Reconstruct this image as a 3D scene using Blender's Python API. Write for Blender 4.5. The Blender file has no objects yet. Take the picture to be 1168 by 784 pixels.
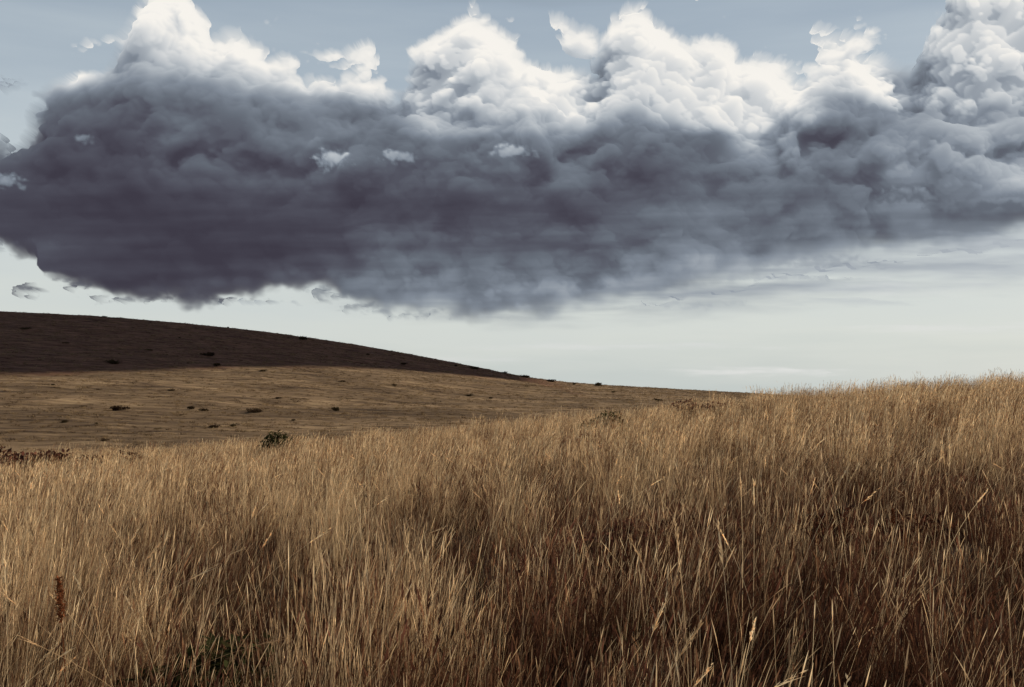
import bpy, math, time, numpy as np
from mathutils import Vector
T0=time.time()
scene=bpy.context.scene
scene.view_settings.view_transform='Standard'
scene.view_settings.look='None'
scene.view_settings.exposure=0
EYE=1.7
F=1135.0
# ------------------------------------------------------------ helpers
def sstep(a,b,x):
    t=np.clip((x-a)/(b-a),0,1); return t*t*(3-2*t)
_tabs={}
def perlin(x,y,seed):
    if seed not in _tabs:
        a=np.random.default_rng(seed).random((256,256))*2*np.pi
        _tabs[seed]=(np.cos(a).astype(np.float32),np.sin(a).astype(np.float32))
    c,s=_tabs[seed]
    xi=np.floor(x).astype(np.int32); yi=np.floor(y).astype(np.int32)
    xf=(x-xi); yf=(y-yi)
    u=xf*xf*xf*(xf*(xf*6-15)+10); v=yf*yf*yf*(yf*(yf*6-15)+10)
    def g(i,j,dx,dy):
        ii=(xi+i)&255; jj=(yi+j)&255
        return c[ii,jj]*dx+s[ii,jj]*dy
    n0=g(0,0,xf,yf)*(1-u)+g(1,0,xf-1,yf)*u
    n1=g(0,1,xf,yf-1)*(1-u)+g(1,1,xf-1,yf-1)*u
    return (n0*(1-v)+n1*v)*1.45
def fbm(x,y,o,seed,gain=.5):
    r=0;a=1;t=0
    for k in range(o):
        r=r+a*perlin(x*2**k+k*17.3,y*2**k-k*9.1,seed+k); t+=a; a*=gain
    return r/t
def mesh_from(name,co,quads):
    me=bpy.data.meshes.new(name)
    co=np.asarray(co,dtype=np.float32)
    me.vertices.add(len(co)); me.vertices.foreach_set("co",co.ravel())
    q=np.asarray(quads,dtype=np.int32)
    me.loops.add(q.size); me.loops.foreach_set("vertex_index",q.ravel())
    me.polygons.add(len(q)); me.polygons.foreach_set("loop_start",np.arange(len(q),dtype=np.int32)*q.shape[1])
    me.update(calc_edges=True); me.validate()
    return me
def add_col(me,name,rgba):
    a=me.color_attributes.new(name,'FLOAT_COLOR','POINT')
    a.data.foreach_set("color",np.asarray(rgba,dtype=np.float32).ravel())
def link(name,me,mat=None):
    o=bpy.data.objects.new(name,me); scene.collection.objects.link(o)
    if mat: me.materials.append(mat)
    return o
def newmat(name):
    m=bpy.data.materials.new(name); m.use_nodes=True
    m.node_tree.nodes.clear(); return m,m.node_tree.nodes,m.node_tree.links
def s2l(c):
    c=np.asarray(c)/255.; return np.where(c<=.04045,c/12.92,((c+.055)/1.055)**2.4)
def gridquads(nr,nc,base=0):
    i=np.arange(nr*nc).reshape(nr,nc)+base
    return np.stack([i[:-1,:-1],i[:-1,1:],i[1:,1:],i[1:,:-1]],-1).reshape(-1,4)
# ------------------------------------------------------------ sun
AZ=math.radians(68); EL=math.radians(25)
L=Vector((math.sin(AZ)*math.cos(EL),math.cos(AZ)*math.cos(EL),math.sin(EL)))
sd=bpy.data.lights.new("sun","SUN"); sd.energy=5.0; sd.angle=math.radians(.5); sd.color=(1,.88,.70)
so=bpy.data.objects.new("sun",sd); scene.collection.objects.link(so)
so.rotation_euler=L.to_track_quat('Z','Y').to_euler(); so.location=L*100
# ------------------------------------------------------------ world
w=bpy.data.worlds.new("World"); scene.world=w; w.use_nodes=True
nt=w.node_tree; N=nt.nodes; K=nt.links; N.clear()
out=N.new("ShaderNodeOutputWorld"); bg=N.new("ShaderNodeBackground"); bg.inputs[1].default_value=.1
sky=N.new("ShaderNodeTexSky"); sky.sky_type='NISHITA'; sky.sun_disc=False
sky.sun_elevation=EL; sky.sun_rotation=AZ; sky.air_density=1.0; sky.dust_density=2
tc=N.new("ShaderNodeTexCoord"); sp=N.new("ShaderNodeSeparateXYZ"); K.new(tc.outputs["Generated"],sp.inputs[0])
mp=N.new("ShaderNodeMapping"); mp.inputs["Scale"].default_value=(1.6,1.6,13); K.new(tc.outputs["Generated"],mp.inputs[0])
nz=N.new("ShaderNodeTexNoise"); nz.inputs["Scale"].default_value=2.2; nz.inputs["Detail"].default_value=4; K.new(mp.outputs[0],nz.inputs["Vector"])
mm=N.new("ShaderNodeMath"); mm.operation='MULTIPLY_ADD'; mm.inputs[1].default_value=.18
K.new(nz.outputs[0],mm.inputs[0])
sb=N.new("ShaderNodeMath"); sb.operation='SUBTRACT'; sb.inputs[1].default_value=.09
K.new(sp.outputs[2],sb.inputs[0]); K.new(sb.outputs[0],mm.inputs[2])
rp=N.new("ShaderNodeValToRGB"); K.new(mm.outputs[0],rp.inputs[0])
el=rp.color_ramp.elements
cols=[(0.0,(200,208,206)),(.06,(213,218,214)),(.14,(206,213,213)),(.24,(186,197,204)),(.37,(160,174,187)),(.58,(42,50,68))]
el[0].position=0; el[0].color=(*s2l(cols[0][1]),1); el[1].position=cols[-1][0]; el[1].color=(*s2l(cols[-1][1]),1)
for p,c in cols[1:-1]:
    e=el.new(p); e.color=(*s2l(c),1)
sc=N.new("ShaderNodeVectorMath"); sc.operation='SCALE'; sc.inputs["Scale"].default_value=10.3; K.new(rp.outputs[0],sc.inputs[0])
mx=N.new("ShaderNodeMix"); mx.data_type='RGBA'; mx.inputs[0].default_value=.88
K.new(sky.outputs[0],mx.inputs[6]); K.new(sc.outputs[0],mx.inputs[7])
K.new(mx.outputs[2],bg.inputs[0]); K.new(bg.outputs[0],out.inputs[0])
# ------------------------------------------------------------ terrain function (z relative to eye)
cx=np.array([-60,-23.2,-11.3,-5.3,.6,4.6,8.6,11.3,16.5,23.2,60])
cz=np.array([-4.2,-3.12,-2.45,-2.03,-1.38,-1.08,-.55,-.2,.2,.6,1.6])
hx=np.array([-900,-400,-300,-206,-170,-135,-100,-65,-29.6,-8.5,9.2,30,55,87,147,300,900])
hz=np.array([30,36,34.5,31.7,30,27.2,23.6,18.7,12.3,8.1,4.4,2.4,1.0,-.8,-4,-9,-20])
def zt(x,y):
    x=np.asarray(x,float); y=np.asarray(y,float)
    c=(np.interp(x-1.5,cx,cz)+np.interp(x+1.5,cx,cz)+np.interp(x,cx,cz))/3-.68
    base=-1.7+.05*np.clip(x,-40,40)
    s=sstep(0,46,y)
    f=base*(1-s)+c*s + .10*fbm(x/2.3,y/2.3,2,5)*sstep(-5,3,y)
    P=(np.interp(x-9,hx,hz)+np.interp(x+9,hx,hz)+np.interp(x,hx,hz))/3
    v=-8.0
    u=np.clip((y-95)/305,0,1)
    h=v+(P-v)*u**1.25+ (fbm(x/60,y/40,3,31)*1.5*np.sin(np.pi*u)) + .35*fbm(x/7,y/5,3,41)*sstep(0,.1,u)
    s2=sstep(46,95,y)
    z=f*(1-s2)+h*s2
    s3=sstep(405,1200,y)
    return z*(1-s3)+(-60)*s3
def hit(px,py,y0=60):
    t=(px-584)/F; e=(445-py)/F
    ys=np.linspace(y0,430,3000)
    d=zt(t*ys,ys)-e*ys
    i=np.argmax(d>0) if (d>0).any() else 2600
    return t*ys[i],ys[i]
# ------------------------------------------------------------ terrain mesh
xs=np.concatenate([-np.geomspace(30,2500,150)[::-1][:-1],np.arange(-30,30.01,.5),np.geomspace(30,2500,150)[1:]])
ysx=np.concatenate([np.arange(-40,70,.5),np.arange(70,460,1.6),np.geomspace(460,4000,50)])
GX,GY=np.meshgrid(xs,ysx); GZ=zt(GX,GY)+EYE
me=mesh_from("terrain",np.stack([GX,GY,GZ],-1).reshape(-1,3),gridquads(len(ysx),len(xs)))
me.polygons.foreach_set("use_smooth",np.ones(len(me.polygons),bool))
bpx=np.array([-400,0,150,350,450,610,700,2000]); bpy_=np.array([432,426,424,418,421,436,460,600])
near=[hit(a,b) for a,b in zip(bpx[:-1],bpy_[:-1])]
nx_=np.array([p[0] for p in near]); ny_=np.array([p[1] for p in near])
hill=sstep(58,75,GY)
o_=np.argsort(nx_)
heath_shade=sstep(-12,12,GY-np.interp(GX,nx_[o_],ny_[o_])+12*fbm(GX/20,GY/20,3,88))*(1-sstep(5,25,GX))  # dark scrub zone cut to the cloud-shadow edge, shade painted in
add_col(me,"cover",np.stack([hill,heath_shade,hill*0,hill*0+1],-1).reshape(-1,4))
m,nn,kk=newmat("ground_cover")
o=nn.new("ShaderNodeOutputMaterial"); b=nn.new("ShaderNodeBsdfPrincipled"); b.inputs["Roughness"].default_value=.95; b.inputs["Specular IOR Level"].default_value=.1
kk.new(b.outputs[0],o.inputs[0])
tcn=nn.new("ShaderNodeTexCoord")
def noise(scale,vec=(1,1,1),det=6,rough=.6):
    mpp=nn.new("ShaderNodeMapping"); mpp.inputs["Scale"].default_value=vec; kk.new(tcn.outputs["Object"],mpp.inputs[0])
    z=nn.new("ShaderNodeTexNoise"); z.inputs["Scale"].default_value=scale; z.inputs["Detail"].default_value=det; z.inputs["Roughness"].default_value=rough
    kk.new(mpp.outputs[0],z.inputs["Vector"]); return z.outputs[0]
def ramp(fac,stops):
    r=nn.new("ShaderNodeValToRGB"); kk.new(fac,r.inputs[0]); e=r.color_ramp.elements
    e[0].position,e[0].color=stops[0][0],(*stops[0][1],1); e[1].position,e[1].color=stops[-1][0],(*stops[-1][1],1)
    for p,c in stops[1:-1]:
        q=e.new(p); q.color=(*c,1)
    return r.outputs[0]
def mix(f,a,bb,mode='MIX'):
    q=nn.new("ShaderNodeMix"); q.data_type='RGBA'; q.blend_type=mode
    if isinstance(f,float): q.inputs[0].default_value=f
    else: kk.new(f,q.inputs[0])
    kk.new(a,q.inputs[6]); kk.new(bb,q.inputs[7]); return q.outputs[2]
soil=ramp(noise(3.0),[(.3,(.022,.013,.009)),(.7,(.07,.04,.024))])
n1=noise(.28,(.3,1.5,1),8,.75)
gr=ramp(n1,[(.36,(.08,.053,.035)),(.5,(.24,.17,.105)),(.64,(.42,.31,.19))])
gr2=ramp(noise(.035,(.5,1.3,1),5),[(.38,(.6,.56,.54)),(.62,(1.15,1.1,1.05))])
gr=mix(1.0,gr,gr2,'MULTIPLY')
heath_shade_col=ramp(noise(.22,(.5,1.4,1),8,.75),[(.38,(.085,.036,.024)),(.62,(.30,.15,.095))])  # scrub brown with cloud shade put into the colour
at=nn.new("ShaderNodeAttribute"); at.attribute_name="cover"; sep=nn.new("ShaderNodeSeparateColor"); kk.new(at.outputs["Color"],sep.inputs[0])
c=mix(sep.outputs[1],gr,heath_shade_col); c=mix(sep.outputs[0],soil,c)
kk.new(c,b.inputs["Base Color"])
bm=nn.new("ShaderNodeBump"); bm.inputs["Distance"].default_value=.8; bm.inputs["Strength"].default_value=1
kk.new(noise(.7,(.5,1.3,1),8,.8),bm.inputs["Height"]); kk.new(bm.outputs[0],b.inputs["Normal"])
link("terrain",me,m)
# ------------------------------------------------------------ storm cloud bank: a density volume is grown and lit here, its light and shade are painted into the glowing surface
st=1.5
gx=np.arange(-230,1400,st,dtype=np.float32); gy=np.arange(-100,440,st,dtype=np.float32)
nz_=36; dz=6.0; gz=np.arange(nz_,dtype=np.float32)*dz
ny,nx=len(gy),len(gx)
def bs(p):
    i=np.floor(p).astype(int); f=p-i; M=np.zeros((len(p),i.max()+4),np.float32); r_=np.arange(len(p))
    M[r_,i]=(1-f)**3/6; M[r_,i+1]=(3*f**3-6*f**2+4)/6; M[r_,i+2]=(-3*f**3+3*f**2+3*f+1)/6; M[r_,i+3]=f**3/6
    return M
def noise3(cxp,cyp,czp,seed):
    My=bs((gy-gy[0])/cyp+.37); Mx=bs((gx-gx[0])/cxp+.61); Mz=bs(gz/czp+.23)
    lat=np.random.default_rng(seed).uniform(-1,1,(My.shape[1],Mz.shape[1],Mx.shape[1])).astype(np.float32)
    a=np.tensordot(My,lat,1); a=np.matmul(Mz,a); return np.matmul(a,Mx.T)*2.6
def blur(a,r):
    k=np.exp(-.5*(np.arange(-int(2.5*r),int(2.5*r)+1)/r)**2); k/=k.sum()
    p=len(k)//2
    b_=np.pad(a,((p,p),(0,0)),mode='edge'); b_=sum(k[i]*b_[i:i+a.shape[0]] for i in range(len(k)))
    b_=np.pad(b_,((0,0),(p,p)),mode='edge'); return sum(k[i]*b_[:,i:i+a.shape[1]] for i in range(len(k)))
pA=[(-350,150),(-200,100),(-60,150),(0,165),(20,150),(60,95),(85,70),(110,72),(140,25),(165,-20),(205,-30),(228,10),(240,40),(270,25),(300,22),(330,35),(345,62),(380,58),(420,55),(440,78),(480,55),(515,20),(535,8),(560,14),(600,50),(640,80),(685,68),(700,22),(730,-4),(760,0),(790,38),(830,62),(850,92),(880,75),(920,72),(950,42),(975,32),(1010,48),(1045,80),(1062,40),(1085,0),(1130,-60),(1300,-60),(1520,60)]
pB=[(-350,170),(0,172),(40,140),(70,105),(120,85),(150,60),(200,55),(250,62),(300,72),(345,82),(400,90),(450,108),(490,120),(520,110),(545,86),(580,78),(605,88),(625,130),(660,150),(700,118),(730,108),(770,128),(815,160),(850,168),(880,160),(900,105),(925,76),(965,74),(1000,100),(1040,115),(1080,118),(1130,98),(1168,90),(1520,120)]
pL=[(-350,240),(-100,265),(0,272),(40,288),(50,312),(110,324),(130,335),(250,337),(330,325),(370,320),(400,342),(440,352),(500,349),(560,360),(610,355),(700,341),(760,328),(850,310),(900,298),(1000,284),(1100,272),(1168,258),(1520,230)]
ip=lambda p,x:np.interp(x,[a for a,_ in p],[b_ for _,b_ in p]).astype(np.float32)
D3=noise3(160,110,120,1)*10
Dh=np.zeros_like(D3)
for k,(s,a) in enumerate([(84,22),(43,19),(23,14),(12.5,9),(7,5.2),(4.4,2.6)]):
    n_=noise3(s*1.1,s*.78,s,10+k); n_=a*(np.abs(n_)*1.7-.55)
    if k<2: D3+=n_
    else: Dh+=n_
D3+=Dh
zf=gz/(dz*(nz_-1))
tA_=ip(pA,gx); tB_=ip(pB,gx)
wA=sstep(.35,.62,zf)[:,None]; wF=(1-sstep(0,.4,zf))[:,None]
top=(tA_[None,:]*wA+tB_[None,:]*(1-wA)+70*wF).astype(np.float32)
bot=ip(pL,gx)[None,:]-45*np.abs(zf-.45)[:,None]**1.5*2
Y3=gy[:,None,None]
width=np.interp(gx,[-260,300,420,1430],[9,11,6,6]).astype(np.float32)
E=np.minimum((Y3-top[None])*.85-14,(gz-38)[None,:,None]*1.0)+D3
Eb=(bot[None].astype(np.float32)-Y3)+.10*D3+.40*Dh
wb=np.interp(gx,[-260,350,500,800,1430],[8,10,24,40,50]).astype(np.float32)
dens=sstep(0,1,E/width[None,None]); del E,D3,Dh
dens*=sstep(-.25,1,Eb/wb[None,None]); del Eb
sideF=sstep(-230,-150,gx)*(1-sstep(1310,1400,gx)); dens*=sideF[None,None]; dens=dens.astype(np.float32)
def march(lx,ly,lz,decay=1.0):
    sx=lx/ly; szz=st*lz/ly/dz; seg=st/ly
    tau=np.zeros_like(dens); cur=np.zeros((nz_,nx),np.float32)
    ix=np.arange(nx)+sx; iz=np.arange(nz_)-szz
    i0=np.clip(np.floor(ix).astype(int),0,nx-1); i1=np.clip(i0+1,0,nx-1); fx=(ix-np.floor(ix)).astype(np.float32)
    j0=np.floor(iz).astype(int); fz=(iz-j0).astype(np.float32)[:,None]; j1=np.clip(j0+1,0,nz_-1); oob=(j0<0)[:,None]; j0=np.clip(j0,0,nz_-1)
    for r_ in range(1,ny):
        p=(cur+dens[r_-1]*seg)*decay
        p=p[:,i0]*(1-fx)+p[:,i1]*fx
        cur=np.where(oob,0,p[j0])*(1-fz)+p[j1]*fz
        tau[r_]=cur
    return tau
t1=march(.60,.72,.30); S=.80*np.exp(-.052*t1)+.30*np.exp(-.012*t1); del t1
t2=march(.15,.62,.75,.985); A=.7*np.exp(-.06*t2)+.3*np.exp(-.02*t2); del t2
Tr=np.ones((ny,nx),np.float32); Si=0;Ai=0;Zi=0
for k in range(nz_):
    a=1-np.exp(-.065*dens[:,k]*dz); Si=Si+Tr*a*S[:,k]; Ai=Ai+Tr*a*A[:,k]; Zi=Zi+Tr*a*gz[k]; Tr=Tr*(1-a)
alpha=1-Tr; q_=np.maximum(alpha,1e-3); Si=Si/q_; Ai=Ai/q_; Zi=Zi/q_
del dens,S,A
X,Y=np.meshgrid(gx.astype(float),gy.astype(float))
wx=30*fbm(X/130,Y/110,3,100)+8*fbm(X/28,Y/28,2,110)
wy=22*fbm(X/120,Y/100,3,120)+6*fbm(X/26,Y/26,2,130)
T=np.array([  # hand-set cloud brightness: bright tops and dark base painted in
[150,160,170,165,190,195,200,220,215,225,235,235,200,190,190,210,200],
[150,160,165,165,195,190,200,228,205,225,238,235,215,200,205,228,215],
[120,150,132,135,150,160,190,215,165,225,215,240,215,160,205,190,175],
[105, 95, 98,108,122,122,120,185,180,175,150,225,235,125,125,140,140],
[ 88, 76, 82,108,100,122,105,118,128,112,118,112,155,112,128,140,145],
[ 80, 80, 72, 86, 95,102, 96,106,104,108, 82,104,116,110,134,134,158],
[ 72, 66, 68, 68, 74, 78, 78, 80, 92, 80,106,118,104,114,116,106, 95],
[ 72, 72, 64, 62, 62, 68, 98, 98, 90,100,110,122,125,132,148,152,165],
[100, 82, 64, 68, 74, 94,118,124,126,134,145,155,168,180,190,195,195],
[120,110,100,100,110,118,130,134,134,150,165,180,190,195,200,200,200]],float)
def tone(x,y):
    u=np.clip(x/73.0,0,15.999); v=np.clip(y/40.0,0,8.999)
    i=u.astype(int); j=v.astype(int); a=u-i; c_=v-j; a=a*a*(3-2*a)*.6+a*.4
    return (T[j,i]*(1-a)+T[j,i+1]*a)*(1-c_)+(T[j+1,i]*(1-a)+T[j+1,i+1]*a)*c_
back=sstep(70,115,Zi)
Tt=tone(X+wx*.8,Y+wy*.8-2)
lin=lambda v:((v/255.+.055)/1.055)**2.4
inv=lambda v:(np.clip(v,0,1)**(1/2.4)*1.055-.055)*255
det=np.clip(Ai/np.maximum(blur(Ai,14),.02),.4,2.0)
det2=np.clip(blur(Ai,4)/np.maximum(blur(Ai,45),.02),.45,1.9)
low=sstep(165,255,Y)
streak=1+(.10+.32*low)*fbm(X/200+wy/70,Y/17+X/700,5,600)*sstep(120,200,Y)
base=lin(np.minimum(Tt,146))*.92*(det**(np.interp(Tt,[70,130],[.40,.72])*(1-.55*low)))*(det2**(.55*(1-.5*low)))*streak
sunm=sstep(112,182,Tt)*(.3+.7*np.maximum(back,sstep(165,205,Tt)))
lum_l=base*(1-.2*sunm)+sunm*np.clip(Si-.10,0,2)*1.22
lum=inv(lum_l/(1+np.maximum(lum_l-.5,0)*.35))
def over(l2,a2):
    global lum,alpha
    an=a2+alpha*(1-a2); lum=np.where(an>1e-4,(l2*a2+lum*alpha*(1-a2))/np.maximum(an,1e-4),lum); alpha=an
def under(l2,a2):
    global lum,alpha
    an=alpha+a2*(1-alpha); lum=np.where(an>1e-4,(lum*alpha+l2*a2*(1-alpha))/np.maximum(an,1e-4),l2); alpha=an
bill=np.abs(fbm(X/20,Y/17,4,640))
# small puffs in front of the grey, sunlight painted as brightness
for (bx,by,rx,ry,bl) in [(378,184,27,14,208),(458,179,28,9,196),(583,175,30,9,200),(1104,123,13,12,225),(99,158,12,8,150),(8,206,26,12,175),(1150,222,45,8,175),(1030,222,50,9,145)]:
    d=1-np.sqrt(((X-bx+wx*.25)/rx)**2+((Y-by+wy*.25-.004*(X-bx)**2)/ry)**2)
    H=d*1.5+(bill-.16)*2.4
    v=np.clip((by+ry-Y)/(2*ry),0,1)
    over(bl*(.66+.34*v)+(bill-.15)*50,sstep(.0,1.0,H)*sstep(-.9,.1,d)*.9)
# ragged streaks and scraps around the base, thin wisps at the horizon
for (bx,by,rx,ry,bl,al) in [(1140,236,80,8,105,.8),(1070,262,110,9,118,.5),(930,298,90,9,150,.5),(40,332,17,8,90,.85),(95,324,26,7,90,.8),(2,98,22,9,145,.45),(670,322,30,8,105,.4),(290,346,50,4,150,.4),(375,334,30,9,116,.65),(408,349,24,7,116,.6),(150,341,40,5,95,.6),(-5,280,30,10,88,.7),(200,338,70,6,76,.7),(250,343,50,6,90,.55),(470,357,50,6,130,.5),(560,240,150,9,76,.5),(300,262,190,9,64,.5),(620,280,120,7,82,.5),(800,205,90,9,88,.5),(780,350,60,6,165,.4),(880,318,80,5,168,.5)]:
    d=1-np.sqrt(((X-bx+wx*.3)/rx)**2+((Y-by+wy*.2)/ry)**2)+1.7*fbm(X/np.where(rx>100,60,15),Y/9,5,700+int(bx)%7)
    over(bl+0*X,sstep(0,1.1,d)*al)
vt=Y-(295+8*fbm(X/90,Y/40,3,730)); vl=np.interp(X,[330,420,600,800,1000,1250],[352,368,384,374,352,338])+12*fbm(X/80,Y/12,4,735)
va=sstep(-60,-20,vt)*sstep(0,44,vl-Y)*sstep(340,430,X+wx)*(1-sstep(1250,1400,X))
va*=np.clip(.70+1.1*fbm(X/150,Y/13,5,740),0,1)
under(np.interp(X,[350,600,900,1168],[124,138,162,182])+14*fbm(X/100,Y/10,4,745),va*.88)
for (bx,by,rx,ry,bl,al) in [(860,424,125,7,228,.8),(1000,330,160,12,224,.45),(700,395,220,6,222,.4),(960,345,120,6,184,.45),(1080,375,150,7,226,.45),(500,410,160,5,222,.3),(1100,318,110,5,188,.4)]:
    d=1-np.sqrt(((X-bx)/rx)**2+((Y-by-3*fbm(X/70,Y/70,2,9))/ry)**2)+1.0*fbm(X/60,Y/5,4,720)
    under(bl+0*X,sstep(0,1.2,d)*al)
alpha*=sstep(-100,-75,Y)*sstep(-230,-200,X)*(1-sstep(1370,1399,X))
lum=np.clip(lum,58,245)
anch=[60,80,110,140,180,215,247]
R=np.interp(lum,anch,[62,76,102,130,175,215,249]); G=np.interp(lum,anch,[59,76,109,139,182,217,245]); B=np.interp(lum,anch,[71,88,120,151,189,218,238])
rgb=s2l(np.stack([R,G,B],-1))
D=5000.0
Yw=D+(Zi-90)*1.0*sstep(.05,.5,alpha)
co=np.stack([(X-584)/F*D,Yw,(445-Y)/F*D+EYE],-1).reshape(-1,3)
q=gridquads(len(gy),len(gx)); af=alpha.ravel()
q=q[(af[q].max(1)>.003)]
used=np.zeros(len(co),bool); used[q.ravel()]=True; rem=np.cumsum(used)-1
me=mesh_from("storm_cloud",co[used],rem[q])
add_col(me,"cloud",np.concatenate([rgb.reshape(-1,3),af[:,None]],1)[used])
m,nn,kk=newmat("cloud_baked_light")
o=nn.new("ShaderNodeOutputMaterial"); ms=nn.new("ShaderNodeMixShader"); tr=nn.new("ShaderNodeBsdfTransparent"); em=nn.new("ShaderNodeEmission")  # emits the baked cloud colour; the sun lamp does not shade it
at=nn.new("ShaderNodeAttribute"); at.attribute_name="cloud"
kk.new(at.outputs["Color"],em.inputs[0]); kk.new(at.outputs["Alpha"],ms.inputs[0]); kk.new(tr.outputs[0],ms.inputs[1]); kk.new(em.outputs[0],ms.inputs[2]); kk.new(ms.outputs[0],o.inputs[0])
m.cycles.emission_sampling='NONE'
me.polygons.foreach_set("use_smooth",np.ones(len(me.polygons),bool))
link("storm_cloud",me,m)
# ------------------------------------------------------------ unseen cloud added overhead, outlined to cast the shadow on the hill
H0=330.0
nu,nv=70,30
us=np.linspace(-420,6,nu)
bn=np.interp(us,nx_[o_],ny_[o_])
A=[]
for sgn in (1,-1):
    for j in range(nv):
        v=j/(nv-1)
        yy=bn*(1-v)+460*v
        xx=us
        zz=zt(xx,yy)
        jit=fbm(xx/25,yy/25,3,900)*7
        yy=yy+jit*(j==0)
        s=(H0-(zz+EYE))/L.z
        edge=np.minimum(1,4*np.minimum(v,1-v))*np.minimum(1,np.minimum(us+420,6-us)/40)
        th=np.sqrt(np.maximum(edge,0))*(14+10*fbm(xx/30,yy/30,3,910))
        A.append(np.stack([xx+L.x*s,yy+L.y*s,H0+sgn*(th+.2)],-1))
co=np.concatenate(A); qq=gridquads(nv,nu)
qq2=gridquads(nv,nu,nu*nv)[:,::-1]
me=mesh_from("shadow_caster_cloud",co,np.concatenate([qq,qq2]))
m,nn,kk=newmat("shadow_caster_diffuse")
o=nn.new("ShaderNodeOutputMaterial"); b=nn.new("ShaderNodeBsdfDiffuse"); nz=nn.new("ShaderNodeTexNoise"); nz.inputs["Scale"].default_value=.02
r=nn.new("ShaderNodeValToRGB"); r.color_ramp.elements[0].color=(.6,.62,.66,1); r.color_ramp.elements[1].color=(.85,.86,.88,1)
kk.new(nz.outputs[0],r.inputs[0]); kk.new(r.outputs[0],b.inputs[0]); kk.new(b.outputs[0],o.inputs[0])
link("shadow_caster_cloud",me,m)
# ------------------------------------------------------------ vegetation meshes
rng=np.random.default_rng(11)
def plant_mat(name,trans=.35):
    m,nn,kk=newmat(name)
    o=nn.new("ShaderNodeOutputMaterial"); at=nn.new("ShaderNodeAttribute"); at.attribute_name="tint"
    oi=nn.new("ShaderNodeObjectInfo"); r=nn.new("ShaderNodeValToRGB"); kk.new(oi.outputs["Random"],r.inputs[0])
    e=r.color_ramp.elements; e[0].color=(.40,.32,.28,1); e[1].color=(1.38,1.32,1.2,1); q=e.new(.45); q.color=(.98,.91,.84,1)
    mx=nn.new("ShaderNodeMix"); mx.data_type='RGBA'; mx.blend_type='MULTIPLY'; mx.inputs[0].default_value=1
    kk.new(at.outputs["Color"],mx.inputs[6]); kk.new(r.outputs[0],mx.inputs[7])
    d=nn.new("ShaderNodeBsdfDiffuse")
    t=nn.new("ShaderNodeBsdfTranslucent"); ms=nn.new("ShaderNodeMixShader"); ms.inputs[0].default_value=trans
    kk.new(mx.outputs[2],d.inputs[0]); kk.new(mx.outputs[2],t.inputs[0])
    kk.new(d.outputs[0],ms.inputs[1]); kk.new(t.outputs[0],ms.inputs[2]); kk.new(ms.outputs[0],o.inputs[0]); return m
pm=plant_mat("dry_grass")
class MB:
    def __init__(s): s.v=[];s.q=[];s.c=[];s.n=0
    def strip(s,pts,wid,side,cols):
        pts=np.asarray(pts); wid=np.asarray(wid)[:,None]; side=np.asarray(side)
        a=pts-side*wid/2; b=pts+side*wid/2; n=len(pts)
        s.v.append(a); s.v.append(b)
        for i in range(n-1): s.q.append((s.n+i,s.n+n+i,s.n+n+i+1,s.n+i+1))
        cols=np.asarray(cols); s.c.append(cols); s.c.append(cols); s.n+=2*n
    def mesh(s,name):
        me=mesh_from(name,np.concatenate(s.v),s.q)
        c=np.concatenate(s.c); add_col(me,"tint",np.concatenate([c,np.ones((len(c),1))],1)); me.materials.append(pm); return me
def rdir():
    a=rng.uniform(0,2*np.pi); return np.array([math.cos(a),math.sin(a),0.])
def curve(base,h,d,lean,n,curl=1.8):
    t=np.linspace(0,1,n)[:,None]
    return base+np.array([0,0,1.])*h*(t-.25*lean*t**2)+d*h*lean*t**curl
STRAW=[(.64,.48,.29),(.52,.37,.21),(.72,.57,.37),(.34,.22,.125),(.20,.115,.065),(.13,.07,.042)]
STEM=[(.80,.62,.40),(.66,.49,.30),(.84,.69,.47),(.28,.155,.09)]
RED=[(.13,.058,.04),(.17,.08,.05),(.09,.045,.032),(.22,.12,.07),(.065,.035,.026)]
GREEN=[(.10,.10,.045),(.14,.125,.055),(.08,.075,.035)]
def leaf(mb,R,hr,wd,pal,lean=(.1,.5),n=4,bias=None):
    a=rng.uniform(0,2*np.pi); r=R*math.sqrt(rng.random()); base=np.array([r*math.cos(a),r*math.sin(a),-.03])
    d=rdir()
    if bias is not None: d=d*.6+bias
    h=rng.uniform(*hr); p=curve(base,h,d,rng.uniform(*lean),n)
    c=np.array(pal[rng.integers(len(pal))])*rng.uniform(.7,1.2)
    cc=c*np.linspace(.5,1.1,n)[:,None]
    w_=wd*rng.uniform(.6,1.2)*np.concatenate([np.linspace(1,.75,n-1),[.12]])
    mb.strip(p,w_,rdir(),cc)
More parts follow.
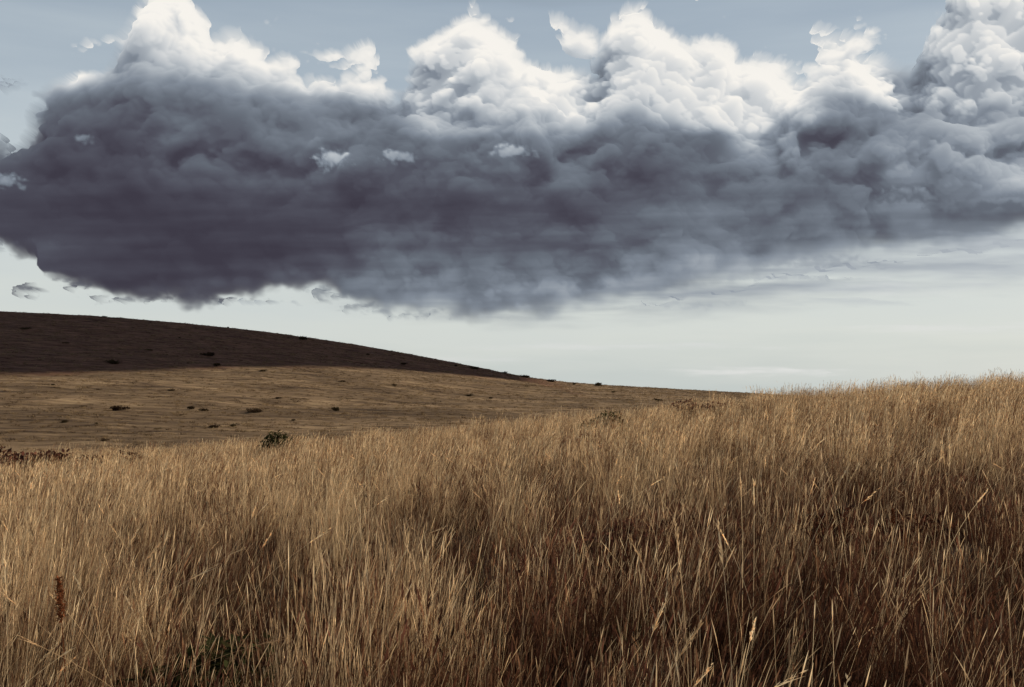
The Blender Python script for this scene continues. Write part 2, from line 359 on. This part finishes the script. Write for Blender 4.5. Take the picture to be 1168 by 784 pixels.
def stem(mb,R,hr,wd,pal,head=(.08,.17),hw=.008,bias=None,lean=(.05,.35),plume=False,n=5):
    a=rng.uniform(0,2*np.pi); r=R*math.sqrt(rng.random()); base=np.array([r*math.cos(a),r*math.sin(a),-.03])
    d=rdir()
    if bias is not None: d=d*.5+bias
    h=rng.uniform(*hr); p=curve(base,h,d,rng.uniform(*lean),n,1.7)
    c=np.array(pal[rng.integers(len(pal))])*rng.uniform(.75,1.2); sd_=rdir()
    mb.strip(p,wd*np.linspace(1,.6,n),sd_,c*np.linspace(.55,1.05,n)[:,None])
    tip=p[-1]; dr=(p[-1]-p[-2]); dr/=np.linalg.norm(dr); hl=rng.uniform(*head)
    hc=c*rng.uniform(.8,1.2)
    up=np.array([0,0,-.12])
    t=np.linspace(0,1,4)[:,None]; hp=tip-dr*hl*.4+dr*hl*t+up*hl*t**2
    W=hw*np.array([.25,1,.7,.1])
    mb.strip(hp,W,sd_,np.tile(hc,(4,1)))
    if plume:
        for k in range(24):
            f=rng.uniform(0,.9); b0=tip-dr*hl*.4+dr*hl*f; dd=dr*.9+rdir()*.32+up*.5; ln=hl*rng.uniform(.12,.26)*(1.1-f*.5)
            mb.strip(np.array([b0,b0+dd*ln*.5,b0+dd*ln]),hw*.5*np.array([.3,1,.1]),rdir(),np.tile(hc*rng.uniform(.7,1.2),(3,1)))
coll=bpy.data.collections.new("grass_tufts")
def reg(mb,name):
    ob=bpy.data.objects.new(name,mb.mesh(name)); coll.objects.link(ob)
BI=np.array([.5,.05,0])
for k in range(6):      # 0-5 fine straw
    mb=MB()
    R_=[.09,.13,.16,.1,.14,.2][k]
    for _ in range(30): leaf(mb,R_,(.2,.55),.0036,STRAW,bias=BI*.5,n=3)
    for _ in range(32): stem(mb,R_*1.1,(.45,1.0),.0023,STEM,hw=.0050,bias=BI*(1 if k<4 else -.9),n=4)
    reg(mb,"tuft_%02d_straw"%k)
for k in range(3):      # 6-8 broad for far
    mb=MB()
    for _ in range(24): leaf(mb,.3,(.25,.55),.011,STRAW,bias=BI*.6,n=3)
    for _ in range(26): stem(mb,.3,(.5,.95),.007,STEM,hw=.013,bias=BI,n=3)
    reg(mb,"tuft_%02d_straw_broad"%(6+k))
for k in range(4):      # 9-12 reddish herbage with sparse straw stems
    mb=MB()
    for _ in range(56): leaf(mb,.24,(.12,.42),.0055,RED,lean=(.2,.9),n=3)
    for _ in range(24): stem(mb,.22,(.3,.6),.0026,RED,head=(.05,.11),hw=.010,n=4)
    for _ in range(4): stem(mb,.2,(.5,.9),.0022,STEM[:3],hw=.005,bias=BI*(1 if k<3 else -1.2))
    reg(mb,"tuft_%02d_red_herb"%(9+k))
for k in range(2):      # 13-14 greenish
    mb=MB()
    for _ in range(60): leaf(mb,.2,(.12,.42),.005,GREEN+RED[:2],lean=(.2,.9),n=3)
    for _ in range(8): stem(mb,.2,(.4,.7),.002,STEM,hw=.005,bias=BI)
    reg(mb,"tuft_%02d_green"%(13+k))
for k in range(4):      # 15-18 tall plume stalks
    mb=MB()
    bb=[np.array([-.9,.05,0]),BI*1.3,np.array([-.6,-.2,0]),np.array([1.0,0,0])][k]
    for _ in range(4): stem(mb,.14,(1.0,1.35),.0032,STEM[:3],head=(.13,.2),hw=.010,bias=bb,lean=(.2,.6),plume=True,n=8)
    for _ in range(6): leaf(mb,.12,(.3,.6),.004,STRAW)
    reg(mb,"tuft_%02d_tall_stalks"%(15+k))
def scatter(y0,y1,dens,seed):
    r=np.random.default_rng(seed)
    xm=.62*y1+3; n=int(dens*(2*xm)*(y1-y0)); x=r.uniform(-xm,xm,n); y=r.uniform(y0,y1,n)
    k=np.abs(x)<.6*y+2.5; return x[k],y[k]
PX,PY,IDX,SC=[],[],[],[]
r=np.random.default_rng(5)
def red_mask(x,y):
    m=.24+fbm(x/1.3,y/2.4,4,810)*2.1 + .85*sstep(-.8,1.5,x)*(1-sstep(6.5,15,y)) -.12*sstep(-1,-3,x) - .30*sstep(15,34,y)
    for bx,by,br,a in [(.35,7.8,1.2,1.0),(2.4,6.0,.9,.6),(1.6,4.4,1.1,.5),(0,4.4,.6,.6),(3.4,9.3,.9,.6),(.9,9.3,.7,.6),(-1.5,5.8,.7,.6),(-.3,10.5,.9,.6),(-3.2,8.5,.8,.5),(4.8,12.5,1.4,.5)]:
        m=m+a*np.exp(-((x-bx)**2+((y-by)*.7)**2)/br**2)
    return m
for (a,b_,dn,sd2) in [(1.3,8,26,1),(8,16,15,2),(16,32,7.5,3),(32,62,4.5,4)]:
    x,y=scatter(a,b_,dn,sd2); n=len(x)
    m_=red_mask(x,y); rr=r.random(n)
    straw=r.integers(0,6,n) if a<16 else r.integers(6,9,n)
    p=.15+sstep(.0,.5,m_)*.80-.12*(a>16)
    isred=rr<p
    idx=np.where(isred,r.integers(9,13,n),straw)
    gm=fbm(x/1.6+40,y/1.6,2,830)+.9*np.exp(-((x+1.6)**2+(y-5.2)**2)/.6)
    idx=np.where((gm>.42)&(r.random(n)<.5)&(y<25),r.integers(13,15,n),idx)
    idx=np.where(r.random(n)<.03+.05*sstep(0,-2,x)*(y<10),r.integers(15,19,n),idx)
    s_=r.uniform(.6,1.12,n)*(1+.6*fbm(x/1.3,y/1.3,3,820))
    s_=np.where((idx<9)&(m_>.25),s_*.62,s_)
    s_=np.where(idx>=15,r.uniform(.72,1.05,n),s_)
    keep=~((r.random(n)<.5*sstep(.0,.35,fbm(x/.8,y/.8,3,840)))&(y<16))
    PX.append(x[keep]);PY.append(y[keep]);IDX.append(idx[keep]);SC.append(s_[keep])
PX=np.concatenate(PX);PY=np.concatenate(PY);IDX=np.concatenate(IDX);SC=np.concatenate(SC)
def instancer(name,x,y,idx,sc,collection,tilt=.14,bias=(0,.12)):
    n=len(x); z=zt(x,y)+EYE
    me=bpy.data.meshes.new(name); me.vertices.add(n); me.vertices.foreach_set("co",np.stack([x,y,z],-1).astype(np.float32).ravel())
    rr=np.random.default_rng(3)
    gust=fbm(x/4,y/6,2,860)*.25
    rot=np.stack([rr.normal(bias[0],tilt,n),rr.normal(bias[1],tilt,n)+gust,rr.normal(0,.6,n)],-1).astype(np.float32)
    a=me.attributes.new("rot",'FLOAT_VECTOR','POINT'); a.data.foreach_set("vector",rot.ravel())
    a=me.attributes.new("scl",'FLOAT','POINT'); a.data.foreach_set("value",sc.astype(np.float32))
    a=me.attributes.new("idx",'INT','POINT'); a.data.foreach_set("value",idx.astype(np.int32))
    ob=link(name,me)
    g=bpy.data.node_groups.new(name+"_scatter","GeometryNodeTree")
    g.interface.new_socket("Geometry",in_out='INPUT',socket_type='NodeSocketGeometry'); g.interface.new_socket("Geometry",in_out='OUTPUT',socket_type='NodeSocketGeometry')
    gi=g.nodes.new("NodeGroupInput"); go=g.nodes.new("NodeGroupOutput"); ii=g.nodes.new("GeometryNodeInstanceOnPoints")
    ci=g.nodes.new("GeometryNodeCollectionInfo"); ci.inputs["Collection"].default_value=collection; ci.inputs["Separate Children"].default_value=True; ci.inputs["Reset Children"].default_value=True
    def na(nm,t):
        q=g.nodes.new("GeometryNodeInputNamedAttribute"); q.data_type=t; q.inputs["Name"].default_value=nm
        return [o for o in q.outputs if o.enabled and o.name=="Attribute"][0]
    g.links.new(gi.outputs[0],ii.inputs["Points"]); g.links.new(ci.outputs[0],ii.inputs["Instance"]); ii.inputs["Pick Instance"].default_value=True
    g.links.new(na("idx",'INT'),ii.inputs["Instance Index"]); g.links.new(na("rot",'FLOAT_VECTOR'),ii.inputs["Rotation"]); g.links.new(na("scl",'FLOAT'),ii.inputs["Scale"])
    g.links.new(ii.outputs[0],go.inputs[0])
    md=ob.modifiers.new("scatter",'NODES'); md.node_group=g; return ob
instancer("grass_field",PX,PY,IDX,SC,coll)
print("tufts",len(PX))
coll2=bpy.data.collections.new("hill_tussocks")
HILLG=[(.33,.24,.14),(.25,.175,.105),(.42,.315,.19),(.15,.10,.065)]
for k in range(4):
    mb=MB()
    for _ in range(22): leaf(mb,.45,(.12,.34),.05,HILLG if k<3 else [(.06,.04,.026),(.09,.06,.04)],lean=(.3,1.2),n=3)
    ob=bpy.data.objects.new("tussock_%02d"%k,mb.mesh("tussock_%02d"%k)); coll2.objects.link(ob)
n=50000
y=np.sqrt(r.uniform(75**2,408**2,n)); x=y*r.uniform(-.62,.45,n)
keep=fbm(x/16,y/5,3,950)+r.normal(0,.2,n)>-.05
x=x[keep];y=y[keep]
dk=r.random(len(x))<.10+.4*sstep(.0,.35,fbm(x/30,y/12,3,955))
instancer("hill_grass",x,y,np.where(dk,3,r.integers(0,3,len(x))),r.uniform(.5,1.4,len(x)),coll2,tilt=.1,bias=(0,0))
# ------------------------------------------------------------ shrubs
def shrub_mesh(name,wd,ht,pal,n=420,leafs=.09):
    mb=MB()
    lob=[(rng.uniform(-.32,.32)*wd,rng.uniform(-.3,.3)*wd,rng.uniform(.15,.6)*ht,rng.uniform(.18,.32)*wd) for _ in range(6)]
    for (lx,ly,lz,lr) in lob:
        p=np.array([[0,0,-.05],[lx*.5,ly*.5,lz*.6],[lx,ly,lz]]); mb.strip(p,np.array([.05,.03,.015])*ht,rdir(),np.tile([.06,.04,.03],(3,1)))
    for _ in range(n):
        lx,ly,lz,lr=lob[rng.integers(6)]; v=rng.normal(size=3); v/=np.linalg.norm(v); v*=rng.uniform(.5,1.05)
        p=np.array([lx+v[0]*lr,ly+v[1]*lr,max(.02,lz+v[2]*lr*ht/wd*1.1)])
        d=rng.normal(size=3); d/=np.linalg.norm(d); s=leafs*rng.uniform(.6,1.5)
        c=np.array(pal[rng.integers(len(pal))])*rng.uniform(.6,1.3)
        mb.strip(np.array([p,p+d*s*.5,p+d*s]),s*np.array([.2,.6,.08]),rdir(),np.tile(c,(3,1)))
    return mb.mesh(name)
DK=[(.05,.036,.022),(.07,.05,.03),(.04,.042,.022)]
sm=[shrub_mesh("shrub",3.2,1.1,DK,650,.28),shrub_mesh("shrub",3.8,1.0,[(.05,.035,.025),(.08,.055,.036)],650,.3),shrub_mesh("shrub",2.2,1.05,DK,500,.25)]
spots=[(130,415,1.1),(236,406,1.0),(248,418,.9),(300,424,.6),(137,468,1.2),(217,467,.9),(232,469,.7),(290,471,1.2),(383,469,1.15),(75,482,.7),(243,488,.85),(266,487,.85),(551,485,.8),(483,495,.7),(345,388,1.4),(540,421,1.0),(390,436,.5),(560,455,.5),(30,376,.8),(628,433,1.0),(655,439,.7),(681,438,1.2),(600,431,1.0),(110,484,.5),(450,440,.5),(195,446,.5),(700,448,.5),(535,452,.6),(318,455,.45),(60,440,.5),(170,400,.5),(75,392,.5),(205,386,.4),(420,405,.5),(460,416,.6),(520,418,.6),(575,426,.7),(120,362,.5),(260,374,.4),(750,457,.6),(790,459,.7),(335,480,.5),(180,490,.5),(120,503,.6)]
for i,(px,py,s) in enumerate(spots):
    x,y=hit(px,py); ob=bpy.data.objects.new("shrub",sm[i%3]); scene.collection.objects.link(ob)
    ob.location=(x,y,float(zt(x,y))+EYE-.03); f=s*np.clip(y/240,.4,1.2); ob.scale=(f,f,f); ob.rotation_euler[2]=i*1.3
rs=shrub_mesh("russet_shrub",1.6,.8,[(.12,.05,.038),(.09,.042,.034),(.17,.08,.055)],1500,.08)
gs=shrub_mesh("green_shrub",1.2,.9,[(.04,.045,.02),(.065,.06,.028),(.03,.034,.016)],1600,.08)
for i,(nm,mesh_,x,y,s) in enumerate([("russet_shrub",rs,-20.9,40,2.3),("russet_shrub",rs,-19.6,39.5,2.5),("russet_shrub",rs,-18.4,39.8,2.0),("russet_shrub",rs,-16.2,40,1.7),("green_shrub",gs,-9.8,42.5,2.1),("green_shrub",gs,3.2,37,1.6),("russet_shrub",rs,1.9,28,1.1),("russet_shrub",rs,8.4,44,1.6),("russet_shrub",rs,-.4,36,1.1),("russet_shrub",rs,.95,9.2,.8),("russet_shrub",rs,3.3,9,.85),("green_shrub",gs,-1.75,5.3,.75)]):
    ob=bpy.data.objects.new(nm,mesh_); scene.collection.objects.link(ob); ob.location=(x,y,float(zt(x,y))+EYE+.05); ob.scale=(s,s,s*.75); ob.rotation_euler[2]=i*2.1
def dock():
    mb=MB(); c=(.2,.08,.04)
    p=curve(np.array([0,0,-.03]),1.0,np.array([-.3,0,0]),.15,6)
    for sd_ in (np.array([1,0,0]),np.array([0,1,0])): mb.strip(p,np.linspace(.007,.004,6),sd_,np.tile(c,(6,1)))
    for _ in range(420):
        f=rng.random(); b0=p[3]+(p[5]-p[3])*(.55+f*.5); rr=.016*math.sin(math.pi*min(1,f*.9+.12))+.003
        v=rdir()*rr*rng.random()**.5; d=rng.normal(size=3)*.010
        mb.strip(np.array([b0+v,b0+v+d*.5,b0+v+d]),np.array([.004,.009,.003]),rdir(),np.tile(np.array([.22,.085,.04])*rng.uniform(.5,1.4),(3,1)))
    for _ in range(6):
        q=curve(np.array([0,0,0.]),.35,rdir(),.8,5); mb.strip(q,np.array([.01,.04,.045,.03,.004]),rdir(),np.tile((.16,.1,.04),(5,1)))
    return mb.mesh("dock_plant")
dm=dock()
for x,y,s in [(-2.05,4.6,1.0),(2.9,7.5,.7)]:
    ob=bpy.data.objects.new("dock_plant",dm); scene.collection.objects.link(ob); ob.location=(x,y,float(zt(x,y))+EYE); ob.scale=(s,s,s)
# ------------------------------------------------------------ camera
cd=bpy.data.cameras.new("camera"); cd.sensor_width=36; cd.lens=36*F/1168; cd.shift_y=53/1168; cd.clip_end=20000; cd.clip_start=.05
co_=bpy.data.objects.new("camera",cd); scene.collection.objects.link(co_); co_.location=(0,0,EYE); co_.rotation_euler=(math.radians(90),0,0)
scene.camera=co_
print("done",time.time()-T0)
